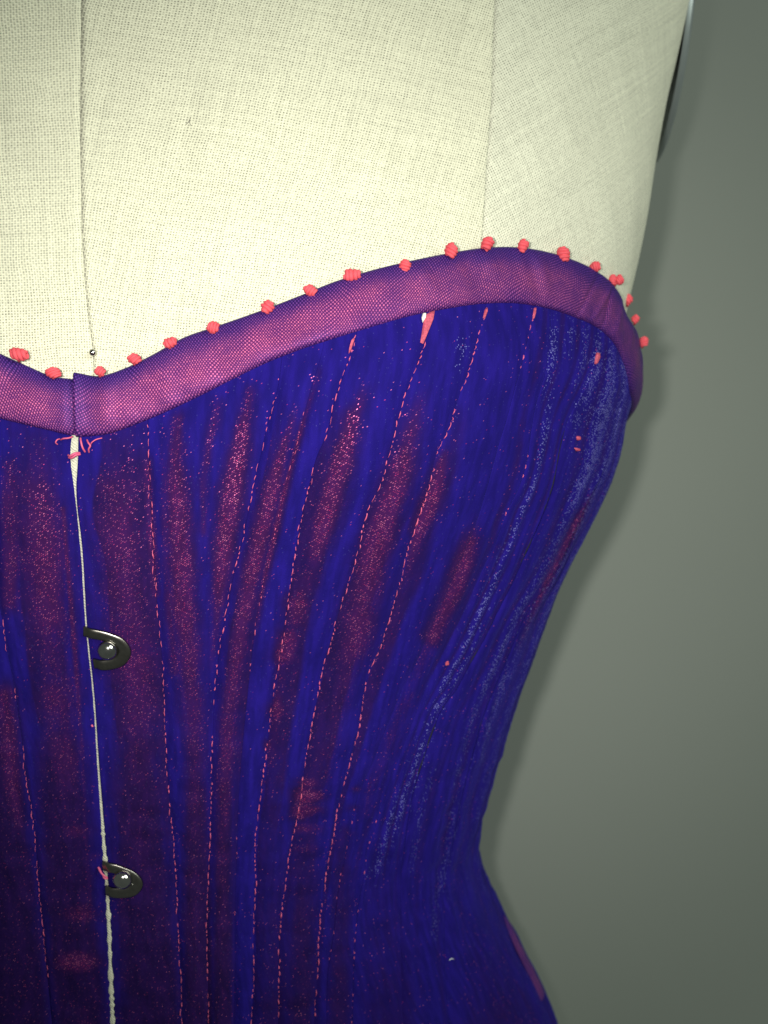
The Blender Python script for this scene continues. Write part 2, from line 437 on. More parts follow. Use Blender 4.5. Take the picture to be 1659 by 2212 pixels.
# ------------------------------------------------------------------ corset
co = empty('corset', (X0, .12, ZB), 'strapless shot velvet corset in blue and magenta with taffeta binding and coral knots', 'corset')
zof = lambda v, Dy=.39: (1106-v)/F*Dy
pairs = [((163, 806), (168, 944)), ((215, 813), (232, 938)), ((270, 797), (300, 915)), ((330, 768), (365, 888)), ((400, 730), (440, 853)), ((470, 706), (505, 820)), ((560, 675), (590, 780)),
         ((640, 645), (665, 752)), ((720, 613), (740, 728)), ((800, 588), (815, 705)), ((880, 568), (890, 684)), ((960, 551), (960, 670)), ((1050, 537), (1045, 658)), ((1110, 536), (1105, 657)),
         ((1160, 542), (1150, 662)), ((1220, 558), (1195, 672)), ((1275, 582), (1240, 688)), ((1312, 610), (1275, 703)), ((1334, 645), (1302, 722)), ((1346, 685), (1322, 745))]
top = cors.line([p[0] for p in pairs]); low = cors.line([p[1] for p in pairs])
zs = np.array([zof(v) for v in (730, 770, 800)]); ts = cors.silz(zs)
top = np.vstack([top, [[ts[0]-.05, zof(722)], [ts[1]+.02, zof(752)], [ts[2]+.10, zof(772)], [2.1, zof(770)], [3.10, zof(760)]]])
low = np.vstack([low, cors.line([(1341, 785), (1353, 835)]), [[cors.silz(zof(890))+.02, zof(885)], [2.1, zof(905)], [3.10, zof(900)]]])
print('sil deg', np.degrees(ts), 'tops', np.degrees(top[-8:, 0]).round(1), 'lows', np.degrees(low[-8:, 0]).round(1))
ltop = cors.line([(166, 820), (110, 812), (60, 791), (0, 764)]); llow = cors.line([(167, 943), (110, 930), (60, 918), (0, 903)])
# beyond the frame the left half mirrors the right
k0 = 4
ltop = np.vstack([ltop, np.column_stack([-top[k0:, 0], top[k0:, 1]])]); llow = np.vstack([llow, np.column_stack([-low[k0:, 0], low[k0:, 1]])])
def mono(a, sgn):
    a = a.copy(); keep = [0]
    for i in range(1, len(a)):
        if sgn*(a[i, 0]-a[keep[-1], 0]) > 1e-4: keep.append(i)
    return a[keep]
mr = mono((top*.45+low*.55), 1); ml = mono((ltop*.45+llow*.55), -1)
def ztop(th):
    th = np.asarray(th, float)
    r = np.interp(th, mr[:, 0], mr[:, 1]); l = np.interp(-th, -ml[:, 0], ml[:, 1])
    return np.where(th > (mr[0, 0]+ml[0, 0])/2, r, l)

# seam lines traced on the cloth (picture units), top to bottom
LN = {}
LN['gapL'] = [(157, 935), (153, 985), (160, 1050), (175, 1200), (184.5, 1345), (200.5, 1500), (207.5, 1600), (214, 1700), (221, 1800), (231, 1950), (237, 2100), (241, 2212)]
LN['gapR'] = [(171, 935), (170, 985), (166, 1050), (180, 1200), (188.5, 1345), (204.5, 1500), (211.5, 1600), (219, 1700), (227, 1800), (237, 1950), (243, 2100), (248, 2212)]
LN['L1'] = [(320, 912), (322, 990), (330, 1150), (338, 1280), (350, 1420), (357, 1560), (366, 1720), (378, 1860), (388, 2050), (394, 2212)]
LN['L2'] = [(610, 772), (598, 850), (578, 920), (560, 1000), (540, 1090), (520, 1180), (505, 1240), (487, 1330), (472, 1420), (464, 1500), (459, 1600), (456, 1725), (452, 1860), (448, 1956), (449, 2100), (450, 2212)]
LN['L2b'] = [(700, 745), (654, 913), (625, 1020), (610, 1080), (590, 1170), (577, 1226), (560, 1300), (545, 1400), (528, 1560), (520, 1650), (515, 1725), (509, 1900), (507, 2000), (505, 2212)]
LN['L3'] = [(770, 722), (760, 755), (740, 815), (722, 870), (705, 940), (685, 985), (668, 1050), (655, 1100), (640, 1180), (622, 1300), (607, 1400), (590, 1500), (575, 1620), (562, 1725), (551, 1815), (551, 1930), (548, 2078), (543, 2212)]
LN['L4'] = [(928, 678), (915, 740), (900, 790), (875, 850), (855, 920), (840, 980), (820, 1050), (795, 1100), (775, 1180), (755, 1250), (735, 1310), (715, 1380), (695, 1450), (680, 1530), (663, 1620), (645, 1743), (627, 1829), (614, 1927), (603, 2032), (602, 2121), (601, 2212)]
LN['L5'] = [(1047, 662), (1035, 710), (1010, 800), (985, 870), (965, 930), (945, 970), (925, 1050), (905, 1110), (876, 1199), (860, 1265), (843, 1326), (819, 1399), (795, 1454), (784, 1502), (775, 1565), (755, 1645), (733, 1725), (710, 1851), (693, 1956), (686, 2071), (677, 2212)]
LN['L6'] = [(1150, 664), (1135, 740), (1120, 800), (1098, 880), (1068, 980), (1048, 1054), (1028, 1120), (1000, 1190), (965, 1270), (930, 1350), (900, 1420), (870, 1480), (840, 1550), (805, 1640), (769, 1725), (757, 1787), (735, 1887), (722, 1985), (706, 2104), (704, 2212)]
LN['L7'] = [(1185, 672), (1175, 800), (1143, 932), (1127, 1021), (1109, 1070), (1091, 1104), (1068, 1170), (1035, 1240), (1000, 1320), (960, 1400), (920, 1480), (887, 1564), (852, 1652), (822, 1740), (792, 1830), (782, 1898), (769, 1977), (762, 2078), (759, 2212)]
LN['F1'] = [(1285, 705), (1278, 780), (1240, 870), (1209, 945), (1183, 1057), (1160, 1117), (1130, 1186), (1094, 1265), (1068, 1315), (1038, 1377), (1008, 1430), (978, 1486), (949, 1526), (929, 1575), (905, 1645), (880, 1740), (865, 1850), (860, 1950), (862, 2080), (868, 2212)]
LN['F2'] = [(1338, 790), (1330, 900), (1302, 1005), (1262, 1080), (1236, 1136), (1203, 1209), (1176, 1252), (1127, 1325), (1094, 1403), (1068, 1466), (1038, 1540), (1010, 1640), (985, 1740), (965, 1840), (952, 1950), (955, 2080), (965, 2212)]
SE = {}
def seam(k):
    P = cors.line(LN[k]); P = P[np.argsort(P[:, 1])]
    keep = [0]
    for i in range(1, len(P)):
        if P[i, 1] > P[keep[-1], 1]+1e-5: keep.append(i)
    return P[keep]
for k in LN: SE[k] = seam(k)
def sth(k):
    P = SE[k]
    def f(z): return smooth_interp(z, P[:, 1], P[:, 0])
    return f
# magenta sheen of the leaning pile, painted in: strokes of (u, v, half width, strength)
ZN = [
 [(262, 985, 30, .30), (255, 1060, 54, .60), (262, 1180, 60, .72), (270, 1300, 60, .66), (288, 1420, 58, .76), (298, 1500, 54, .68), (296, 1600, 50, .50), (300, 1700, 46, .42), (305, 1850, 42, .38), (330, 1960, 25, .35), (340, 2080, 20, .22)],
 [(318, 1000, 12, .6), (326, 1150, 14, .7), (336, 1280, 14, .6)],
 [(385, 905, 18, .55), (380, 1000, 24, .70), (384, 1100, 30, .85), (390, 1200, 34, .88), (396, 1320, 34, .82), (408, 1420, 34, .70), (420, 1560, 32, .6), (425, 1700, 26, .5), (420, 1850, 28, .45), (420, 2000, 28, .42), (425, 2200, 28, .30)],
 [(350, 950, 10, .3), (356, 1100, 12, .5), (365, 1300, 14, .6), (380, 1450, 16, .6)],
 [(470, 870, 14, .45), (455, 940, 14, .6), (440, 1040, 12, .5), (440, 1150, 12, .5)],
 [(540, 845, 16, .5), (525, 930, 20, .8), (505, 1040, 24, 1.0), (490, 1140, 26, 1.0), (478, 1230, 22, .9), (468, 1330, 16, .6), (455, 1450, 10, .3)],
 [(640, 880, 12, .35), (612, 970, 18, .7), (585, 1070, 22, .95), (560, 1170, 22, .95), (540, 1260, 22, .9), (522, 1350, 22, .8), (508, 1450, 22, .75), (495, 1560, 24, .7), (485, 1680, 24, .65), (480, 1800, 22, .5), (480, 1950, 20, .45), (480, 2200, 18, .32)],
 [(690, 800, 10, .30), (654, 915, 7, .6), (625, 1020, 7, .8), (608, 1085, 8, .9), (590, 1170, 8, .9), (575, 1230, 8, .8), (560, 1310, 7, .6), (545, 1400, 6, .4)],
 [(790, 840, 20, .35), (765, 900, 24, .65), (745, 970, 26, .9), (722, 1050, 27, 1.0), (700, 1130, 27, 1.0), (680, 1200, 22, .7), (665, 1240, 18, .45)],
 [(655, 1270, 15, .5), (645, 1305, 26, .95), (640, 1340, 24, .7)],
 [(625, 1375, 22, .95), (615, 1415, 25, .95), (602, 1450, 16, .45)],
 [(600, 1490, 8, .4), (598, 1535, 18, .9), (595, 1565, 14, .45)],
 [(580, 1610, 10, .8), (578, 1630, 8, .3)], [(574, 1690, 10, .5)],
 [(910, 850, 22, .30), (890, 930, 26, .60), (868, 1010, 28, .85), (845, 1080, 30, 1.0), (822, 1150, 32, 1.0), (800, 1220, 34, .9), (785, 1300, 38, .75), (775, 1350, 36, .9), (765, 1395, 34, .8), (750, 1450, 30, .5), (735, 1530, 28, .40), (715, 1620, 26, .35)],
 [(960, 980, 16, .55), (945, 1040, 20, .9), (928, 1090, 22, 1.0), (908, 1140, 18, .95), (895, 1180, 15, .7), (880, 1230, 12, .4), (855, 1300, 10, .35), (825, 1400, 8, .3)],
 [(1030, 1120, 12, .25), (1018, 1170, 20, .75), (1000, 1220, 24, .95), (980, 1280, 26, .85), (955, 1330, 24, .75), (935, 1375, 22, .85), (925, 1405, 16, .3)],
 [(905, 1460, 14, .25), (870, 1530, 24, .38), (840, 1610, 24, .35), (800, 1700, 18, .35), (790, 1760, 14, .35)],
 [(665, 1692, 24, .9)], [(655, 1720, 22, 1.2), (690, 1718, 14, .8)], [(650, 1752, 22, 1.0), (690, 1748, 12, .6)], [(645, 1790, 16, .7), (690, 1790, 14, .45)], [(640, 1832, 14, .55), (680, 1832, 14, .4)],
 [(770, 1705, 14, .5)], [(765, 1745, 14, .5)], [(755, 1800, 12, .45)], [(745, 1850, 12, .45)], [(735, 1900, 10, .35)],
 [(560, 1880, 16, .35)], [(650, 1930, 18, .3)], [(620, 2000, 16, .25)], [(655, 2120, 20, .22)],
 [(1285, 1060, 8, .3), (1250, 1120, 9, .9), (1215, 1190, 10, .9), (1180, 1260, 10, .75), (1150, 1330, 9, .6), (1120, 1400, 8, .35)],
 [(790, 800, 14, .2), (735, 960, 22, .45), (690, 1160, 22, .5), (645, 1320, 22, .5), (612, 1420, 22, .5), (598, 1550, 16, .4), (575, 1700, 14, .3)],
 [(735, 1530, 28, .40), (700, 1680, 22, .35), (680, 1800, 20, .25), (655, 1950, 18, .25), (645, 2150, 18, .15)],
 [(900, 1160, 14, .5), (860, 1300, 16, .35), (820, 1430, 14, .3), (790, 1560, 12, .25)], [(1030, 1120, 12, .3), (990, 1250, 20, .5), (930, 1390, 20, .45), (880, 1500, 18, .3)],
 [(1075, 1180, 8, .35), (1040, 1250, 7, .3)],
 [(85, 985, 45, .40), (82, 1060, 55, .65), (90, 1150, 56, .78), (98, 1250, 54, .80), (106, 1340, 50, .75), (114, 1420, 46, .45), (122, 1500, 48, .70), (130, 1570, 46, .55), (140, 1650, 44, .6), (150, 1730, 42, .3)],
 [(20, 1010, 25, .5), (20, 1080, 30, .6), (25, 1200, 28, .7), (20, 1300, 26, .6)],
 [(12, 1500, 24, .7), (18, 1600, 26, .8), (28, 1700, 26, .75), (40, 1780, 20, .55)],
 [(136, 1100, 8, .7), (146, 1220, 8, .75), (156, 1340, 8, .75), (168, 1500, 7, .6), (177, 1620, 7, .5), (184, 1780, 7, .5), (196, 1950, 6, .45), (205, 2050, 6, .4)],
 [(165, 1795, 34, .7)], [(200, 1850, 24, .5)], [(175, 1975, 46, .8)], [(170, 2008, 30, .45)], [(165, 2078, 50, 1.15)], [(170, 2140, 26, .25)], [(180, 2185, 30, .45)], [(185, 2210, 30, .5)],
 [(30, 2050, 24, .25)], [(30, 2150, 24, .3)], [(125, 2120, 18, .25)],
]
def strokes(u, v, Z):
    out = np.zeros_like(u)
    for st in Z:
        st = np.array(st, float); best = np.zeros_like(u)
        if len(st) == 1: st = np.vstack([st, st+np.array([.01, 0, 0, 0])])
        pad = st[:, 2].max()*3
        m = (u > st[:, 0].min()-pad) & (u < st[:, 0].max()+pad) & (v > st[:, 1].min()-pad) & (v < st[:, 1].max()+pad)
        if not m.any(): continue
        uu, vv = u[m], v[m]; b = np.zeros_like(uu)
        for a, c in zip(st[:-1], st[1:]):
            d = c[:2]-a[:2]; t = np.clip(((uu-a[0])*d[0]+(vv-a[1])*d[1])/(d@d+1e-9), 0, 1)
            dist = np.hypot(uu-a[0]-t*d[0], vv-a[1]-t*d[1]); wdt = a[2]+(c[2]-a[2])*t; I = a[3]+(c[3]-a[3])*t
            if abs(d[0]) < .5 and abs(d[1]) < .5:      # a lone flattened patch: wider than tall
                dist = np.hypot((uu-a[0]), (vv-a[1])*1.9)
            b = np.maximum(b, I*np.exp(-(dist/wdt)**2.3))
        out[m] = np.maximum(out[m], b)
    return out
def vnoise(x, y, seed=0):
    xi, yi = np.floor(x).astype(int), np.floor(y).astype(int); fx, fy = x-xi, y-yi
    fx = fx*fx*(3-2*fx); fy = fy*fy*(3-2*fy)
    h = lambda a, b: np.modf(np.abs(np.sin(a*127.1+b*311.7+seed*74.7)*43758.5453))[0]
    return (h(xi, yi)*(1-fx)+h(xi+1, yi)*fx)*(1-fy)+(h(xi, yi+1)*(1-fx)+h(xi+1, yi+1)*fx)*fy
OFF = .0008
def panel(f0, f1, n, bulge=.0009, e0=-.0007, e1=-.0007, label=None, seen=True, mirror=False, ribs=(), rows=460, shade=None, fold=(0, 0), nrib=0):
    tt = np.linspace(0, 1, rows); ss = np.linspace(0, 1, n)
    Z = np.repeat((ZB+tt*(.02-ZB))[:, None], n, 1)
    for _ in range(14):
        th = f0(Z)+(f1(Z)-f0(Z))*ss[None, :]
        Z = Z*.3+.7*(ZB+tt[:, None]*(ztop(th)-ZB))
    th = f0(Z)+(f1(Z)-f0(Z))*ss[None, :]
    wd = np.abs(arc(f1(Z))-arc(f0(Z)))
    d0 = ss[None, :]*wd; d1 = (1-ss)[None, :]*wd
    off = OFF + bulge*np.sin(PI*np.clip(ss, 0, 1))[None, :]**1.1*np.clip(wd/.012, .3, 1)
    off = off + e0*np.exp(-(d0/.0013)**1.4) + e1*np.exp(-(d1/.0013)**1.4)
    fz = smooth_interp(Z, np.array([-.30, -.16, -.10, -.06, -.01, .006, .02, .06]), np.array([.35, .4, .6, 1, 1, .8, .15, 0]))
    off = off + fold[0]*fz*np.exp(-(d0/.0016)**1.4) + fold[1]*fz*np.exp(-(d1/.0022)**1.4)
    for rk, amp, wr in ribs:
        dr = arc(th)-arc(sth(rk)(Z)); off = off + amp*np.exp(-(dr/wr)**2)
    rib = np.zeros_like(th)
    if nrib:
        sw = ss[None, :]+.03*(vnoise(Z*60, Z*0, 21)-.5)
        rib = np.sin(2*PI*nrib*sw+.8*np.sin(Z*40))*(.55+.9*vnoise(ss[None, :]*nrib+0*Z, Z*30, 22))
        off = off + .00032*rib*np.interp(Z, [-.2, -.1, .0, .03], [.6, 1, .9, .4])
    S = arc(th)
    edg = np.clip(np.minimum(d0, d1)/.004, .08, 1)
    low_ = np.clip((-.04-Z)/.05, 0, 1)
    off = off + edg*(.00080*(vnoise(S*70, Z*45, 1)-.5)+.00060*(vnoise(S*160, Z*90, 2)-.5))+.00014*(vnoise(S*900, Z*900, 3)-.5)
    off = off + edg*low_*.0008*(vnoise(S*60, Z*240, 5)-.5)
    off = OFF + (off-OFF)*np.clip((ztop(th)-Z-.0075)/.012, .12, 1)
    P = cors.P(th, Z, off); u, v = proj(P)
    hid = np.clip((np.abs(th)-1.5)/.2, 0, 1)
    if seen: nap_sheen = strokes(u, v, ZN)*(1-hid)
    else: nap_sheen = np.clip(vnoise(S*90, Z*14, 8)*1.6-.6, 0, 1)
    if seen:
        dk = np.maximum(strokes(u, v, ZD)*(1-hid), nap_sheen*.95)
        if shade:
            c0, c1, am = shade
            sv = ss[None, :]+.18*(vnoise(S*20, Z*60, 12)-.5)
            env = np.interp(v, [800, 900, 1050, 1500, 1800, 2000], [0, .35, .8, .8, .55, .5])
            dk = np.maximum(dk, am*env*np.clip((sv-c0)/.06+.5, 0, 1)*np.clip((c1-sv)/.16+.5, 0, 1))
    else: dk = nap_sheen
    if nrib: dk = np.maximum(dk, 0.42*np.clip(-rib-.15, 0, 1)*(1-hid))  # shade of the rib valleys painted darker
    gl = .0+np.clip((th-.95)/.42, 0, 1)*.55*np.clip((Z+.17)/.16, .12, 1)+.68*strokes(u, v, GN)  # pale haze and glints painted in towards the side
    if nrib: gl = gl*np.clip(.75+rib*.55, .25, 1.4)  # painted glint stronger on the rib crests
    # turned-in edges all round so that each panel has a thickness
    Pi = cors.P(th, Z, np.full_like(th, -.0006))
    V = np.concatenate([Pi[:, :1], P, Pi[:, -1:]], 1); V = np.concatenate([np.concatenate([Pi[:1, :1], Pi[:1], Pi[:1, -1:]], 1), V, np.concatenate([Pi[-1:, :1], Pi[-1:], Pi[-1:, -1:]], 1)], 0)
    ext = lambda A: np.pad(A, 1, mode='edge')
    uv = np.stack([ext(S), ext(Z)], -1).reshape(-1, 2)
    o = mesh('velvet_panel', V.reshape(-1, 3), gridfaces(rows+2, n+2), M_vel, co, uv, {'nap_sheen': ext(nap_sheen), 'glint': ext(gl), 'shade_pile': ext(dk)})
    if label: o['label'] = label
    return o
ZD = [[(p[0], p[1], p[2]*1.45+4, p[3]*.8) for p in st] for st in ZN] + [  # dark look of the pile beside the sheen and low down, painted in
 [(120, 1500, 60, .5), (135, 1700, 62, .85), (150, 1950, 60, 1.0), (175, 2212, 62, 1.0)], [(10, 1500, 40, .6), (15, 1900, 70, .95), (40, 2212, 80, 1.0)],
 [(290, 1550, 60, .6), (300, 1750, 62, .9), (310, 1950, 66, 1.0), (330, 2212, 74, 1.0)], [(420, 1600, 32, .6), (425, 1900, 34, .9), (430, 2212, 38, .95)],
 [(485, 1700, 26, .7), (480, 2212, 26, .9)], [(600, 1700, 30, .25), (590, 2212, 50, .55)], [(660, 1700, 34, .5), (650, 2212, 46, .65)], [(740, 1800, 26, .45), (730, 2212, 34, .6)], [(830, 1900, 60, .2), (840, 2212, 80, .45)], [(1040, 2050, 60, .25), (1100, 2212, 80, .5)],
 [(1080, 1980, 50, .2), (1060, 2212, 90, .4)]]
GN = [[(1240, 720, 40, .3), (1300, 800, 45, .8), (1300, 900, 50, .9), (1280, 1000, 40, .7), (1240, 1080, 24, .6)],  # strokes of painted glint and haze
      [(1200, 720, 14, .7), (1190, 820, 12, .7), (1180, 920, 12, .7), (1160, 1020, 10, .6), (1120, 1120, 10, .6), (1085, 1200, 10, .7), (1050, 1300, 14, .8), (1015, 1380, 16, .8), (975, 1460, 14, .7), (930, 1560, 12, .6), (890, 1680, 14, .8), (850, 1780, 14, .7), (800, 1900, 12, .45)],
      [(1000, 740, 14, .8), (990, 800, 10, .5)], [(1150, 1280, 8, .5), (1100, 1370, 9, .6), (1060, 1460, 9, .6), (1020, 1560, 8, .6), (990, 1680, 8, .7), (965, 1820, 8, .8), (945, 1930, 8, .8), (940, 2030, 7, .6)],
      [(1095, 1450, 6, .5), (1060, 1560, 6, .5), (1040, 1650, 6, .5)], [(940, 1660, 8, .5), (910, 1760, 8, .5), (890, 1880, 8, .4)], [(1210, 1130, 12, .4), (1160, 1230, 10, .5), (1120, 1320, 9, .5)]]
seq = ['gapR', 'L1', 'L2', 'L2b', 'L3', 'L4', 'L5', 'L6', 'L7', 'F1', 'F2']
nn = [60, 80, 40, 40, 56, 56, 56, 30, 50, 50]
SHD = {'gapR': (.20, 1.05, .85), 'L2': (.25, 1.1, .75), 'L3': (.0, .52, .8), 'L4': (.0, .60, .85), 'L5': (.0, .35, .7)}  # dark side of each channel, painted as pile shade
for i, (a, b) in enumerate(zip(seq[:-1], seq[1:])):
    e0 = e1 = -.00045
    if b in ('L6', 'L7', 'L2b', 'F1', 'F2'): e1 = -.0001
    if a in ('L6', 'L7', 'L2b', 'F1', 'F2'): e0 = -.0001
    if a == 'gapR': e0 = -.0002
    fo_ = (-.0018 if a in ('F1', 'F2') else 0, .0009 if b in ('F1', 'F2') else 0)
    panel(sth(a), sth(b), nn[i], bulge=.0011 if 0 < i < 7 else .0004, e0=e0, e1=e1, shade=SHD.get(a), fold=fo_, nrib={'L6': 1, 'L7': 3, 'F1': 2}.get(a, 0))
lastF = sth('F2')
panel(lastF, lambda z: z*0+1.72, 70, .0004, -.0001, -.0004, fold=(-.0018, 0), nrib=4)
panel(lambda z: z*0+1.72, lambda z: z*0+2.3, 40, seen=False, rows=200)
panel(lambda z: z*0+2.3, lambda z: z*0+3.09, 50, seen=False, rows=200)
# the other half
LM1 = cors.line([(0, 1180), (2, 1310), (10, 1360), (20, 1419), (30, 1472), (43, 1558), (50, 1611), (54, 1657), (63, 1714), (79, 1823), (84, 1905), (92, 1988), (103, 2100), (114, 2212)])
LM1 = LM1[np.argsort(LM1[:, 1])]; LM1 = np.vstack([LM1, [[LM1[-1, 0]-.004, LM1[-1, 1]+.03], [LM1[-1, 0]-.008, LM1[-1, 1]+.06]]])
SE['M1'] = LM1; m1 = sth('M1')
panel(lambda z: m1(z), sth('gapL'), 64, .0004, -.0005, -.0002, shade=(.25, .80, .75))
mir = lambda k: (lambda z: -sth(k)(z))
m2 = lambda z: np.minimum(-sth('L2')(z), m1(z)-.16)
panel(m2, m1, 60, .0007)
m3 = lambda z: np.minimum(-sth('L3')(z), m2(z)-.05)
panel(m3, m2, 40, seen=False, rows=200)
prev = m3
for k in ('L4', 'L5', 'L7', 'F1', 'F2'):
    cur = (lambda kk, pr: (lambda z: np.minimum(-sth(kk)(z), pr(z)-.03)))(k, prev)
    panel(cur, prev, 36, seen=False, rows=200); prev = cur
panel(lambda z: z*0-1.72, prev, 50, seen=False, rows=200)
panel(lambda z: z*0-2.3, lambda z: z*0-1.72, 40, seen=False, rows=200)
panel(lambda z: z*0-3.09, lambda z: z*0-2.3, 50, seen=False, rows=200)

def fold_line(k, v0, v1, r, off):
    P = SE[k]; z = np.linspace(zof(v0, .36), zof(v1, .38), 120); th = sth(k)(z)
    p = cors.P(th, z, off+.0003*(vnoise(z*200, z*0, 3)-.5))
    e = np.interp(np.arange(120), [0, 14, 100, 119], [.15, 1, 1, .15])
    V, f = tube(p, r*e*(.7+.5*vnoise(z*420, z*0, 6)), 6); mesh('fold_shade', V, f, M_black, co)  # dark tube put in for the shade in the crevice
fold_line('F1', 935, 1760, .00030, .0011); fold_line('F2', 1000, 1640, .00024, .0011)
# canvas edge seen through the opening of the busk
zz = np.linspace(ZB, .030, 400); gl_, gr_ = sth('gapL')(zz), sth('gapR')(zz)
cc = np.linspace(0, 1, 9); th = (gl_-.004)[:, None]+(gr_-gl_+.008)[:, None]*cc
off = np.interp(zz, [-.1, -.07, .0, .02], [-.0002, -.0007, -.0009, -.0002])[:, None]+.0009*np.sin(PI*cc)[None, :]**.6+.0003*(vnoise(zz*900, zz*0, 2)[:, None]-.5)+np.zeros_like(th)
V = cors.P(th, np.repeat(zz[:, None], 9, 1), off)
mesh('canvas_strip', V.reshape(-1, 3), gridfaces(400, 9), M_canvas, co, np.stack([arc(th), np.repeat(zz[:, None], 9, 1)], -1).reshape(-1, 2))

# stitching along the seams: short coral stitches half sunk in the pile
def seam_stitches(k, v0, v1, r=.00017, keep=.85, ln=.0014, gap=.0002, off=.00065, side=0.0):
    P = SE[k]; z = min(P[-1, 1], zof(v0, .33)); zend = zof(v1, .36); out = []
    while z > zend:
        l = ln*random.uniform(.6, 2.2); q = np.linspace(z, z-l, 7)
        dn = vnoise(np.array([z*190]), np.array([sum(map(ord, k)) % 17+.5]), 4)[0]
        if dn < keep and random.random() < .93:
            th = sth(k)(q)+side+random.uniform(-1, 1)*.0016+np.cumsum(np.array([random.uniform(-1, 1) for _ in q]))*.0006
            rr = r*.74*random.uniform(.35, 1.0)*(1.35-.7*dn)
            p = cors.P(th, q, off+np.array([-.0006, -.0001, .0001, .0002, .0001, -.0001, -.0006])+random.uniform(-.0003, .00015))
            out.append(tube(p, np.array([.3, .8, 1.0, 1.3, 1.0, .7, .3])*rr*np.array([random.uniform(.7, 1.4) for _ in q]), 6))
        z -= l+gap*random.uniform(.4, 1.8)
    V, f = joinm(out)
    return tagit(mesh('seam_stitching', V, f, M_thread, co), kind='stuff')
seam_stitches('L1', 915, 2230, .00016, .92)
seam_stitches('L2', 772, 2230, .00017, .72)
seam_stitches('L3', 728, 2230, .00018, .75)
seam_stitches('L4', 740, 2230, .00021, .80)
seam_stitches('L5', 665, 2230, .00020, .82)
seam_stitches('L6', 668, 830, .00019, .9); seam_stitches('L6', 1740, 2230, .00014, .6)
seam_stitches('L7', 925, 1120, .00015, .5); seam_stitches('L7', 1780, 2230, .00017, .72)
seam_stitches('M1', 1330, 2100, .00014, .6)
seam_stitches('L2b', 900, 1420, .00016, .55); seam_stitches('L2b', 1700, 2230, .00012, .45)

# binding -------------------------------------------------------------------------
def binding(T, L, name, pin0, folds=()):
    n = 30
    ch = np.concatenate([[0], np.cumsum(np.linalg.norm(np.diff(cors.P(T[:, 0], T[:, 1])*.5+cors.P(L[:, 0], L[:, 1])*.5, axis=0), axis=1))])
    q = np.linspace(0, ch[-1], int(ch[-1]/.0006))
    I = lambda A: np.stack([smooth_interp(q, ch, A[:, 0]), smooth_interp(q, ch, A[:, 1])], 1)
    t2, l2 = I(T), I(L)
    a = np.linspace(0, 1, n)
    th = l2[:, :1]+(t2-l2)[:, :1]*a; Z = l2[:, 1:]+(t2-l2)[:, 1:]*a
    Q = np.repeat(q[:, None], n, 1); A = np.repeat(a[None, :], len(q), 0)
    pad = (1-np.abs(2*a-1)**3.2)**.45
    off = OFF+.0002+.00155*pad[None, :]+np.zeros_like(th)
    off += (.00055*(vnoise(Q*260+A*2, A*1.6, 6)-.5)+.00060*(vnoise(Q*110+A*1.6, A*1.5, 7)-.5))*pad
    fs = np.zeros_like(th)
    for qc, slope, amp, wd in folds:
        dd = (Q-qc-slope*(A-.5)); off += amp*np.exp(-(dd/wd)**2)*np.sin(PI*np.clip(A, .02, .98))**.5
    off += np.exp(-(Q/.0016)**2)*pin0
    P = cors.P(th, Z, off)
    Zb = np.zeros_like(Q)
    lus = .55+.45*np.exp(-((A-.42)/.34)**2)+.25*(vnoise(Q*180, A*3, 9)-.5)  # sheen across the band, carried by the pink colour
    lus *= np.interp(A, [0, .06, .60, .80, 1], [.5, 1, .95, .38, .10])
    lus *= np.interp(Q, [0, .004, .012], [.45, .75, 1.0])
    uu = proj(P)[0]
    lus *= np.interp(th, [.3, .8, 1.25, 1.5], [1, .70, .36, .26])  # dimming as the band turns to the side, painted into its colour
    back = cors.P(th[:, ::-1][:, [0, 8, 21, 29]], Z[:, ::-1][:, [0, 8, 21, 29]], np.repeat(np.array([[-.0005, -.0012, -.0012, -.0005]]), len(q), 0))
    V = np.concatenate([P, back], 1); nc = n+4
    uv = np.concatenate([np.stack([Q, A*.0135], -1), np.zeros((len(q), 4, 2))], 1).reshape(-1, 2)
    pa = lambda X: np.concatenate([X, np.zeros((len(q), 4))], 1)
    f = gridfaces(len(q), nc, True).tolist(); f.append(list(range(nc))[::-1]); f.append([(len(q)-1)*nc+k for k in range(nc)])
    return mesh(name, V.reshape(-1, 3), f, M_taf, co, uv, {'across': pa(A), 'lustre': pa(lus)}), q, ch
tt_ = np.array([p[0] for p in pairs])
chR = np.concatenate([[0], np.cumsum(np.linalg.norm(np.diff(cors.P(top[:, 0], top[:, 1])*.5+cors.P(low[:, 0], low[:, 1])*.5, axis=0), axis=1))])
fo = [(chR[16]+.001, .004, -.0005, .0009), (chR[17]+.0022, -.004, -.0006, .0009), (chR[17]-.001, .003, .0006, .0012), (chR[18]+.001, -.003, .0005, .0014), (chR[2]*.55, .002, .0004, .0025)]
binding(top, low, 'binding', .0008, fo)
binding(ltop, llow, 'binding', -.0007, [])

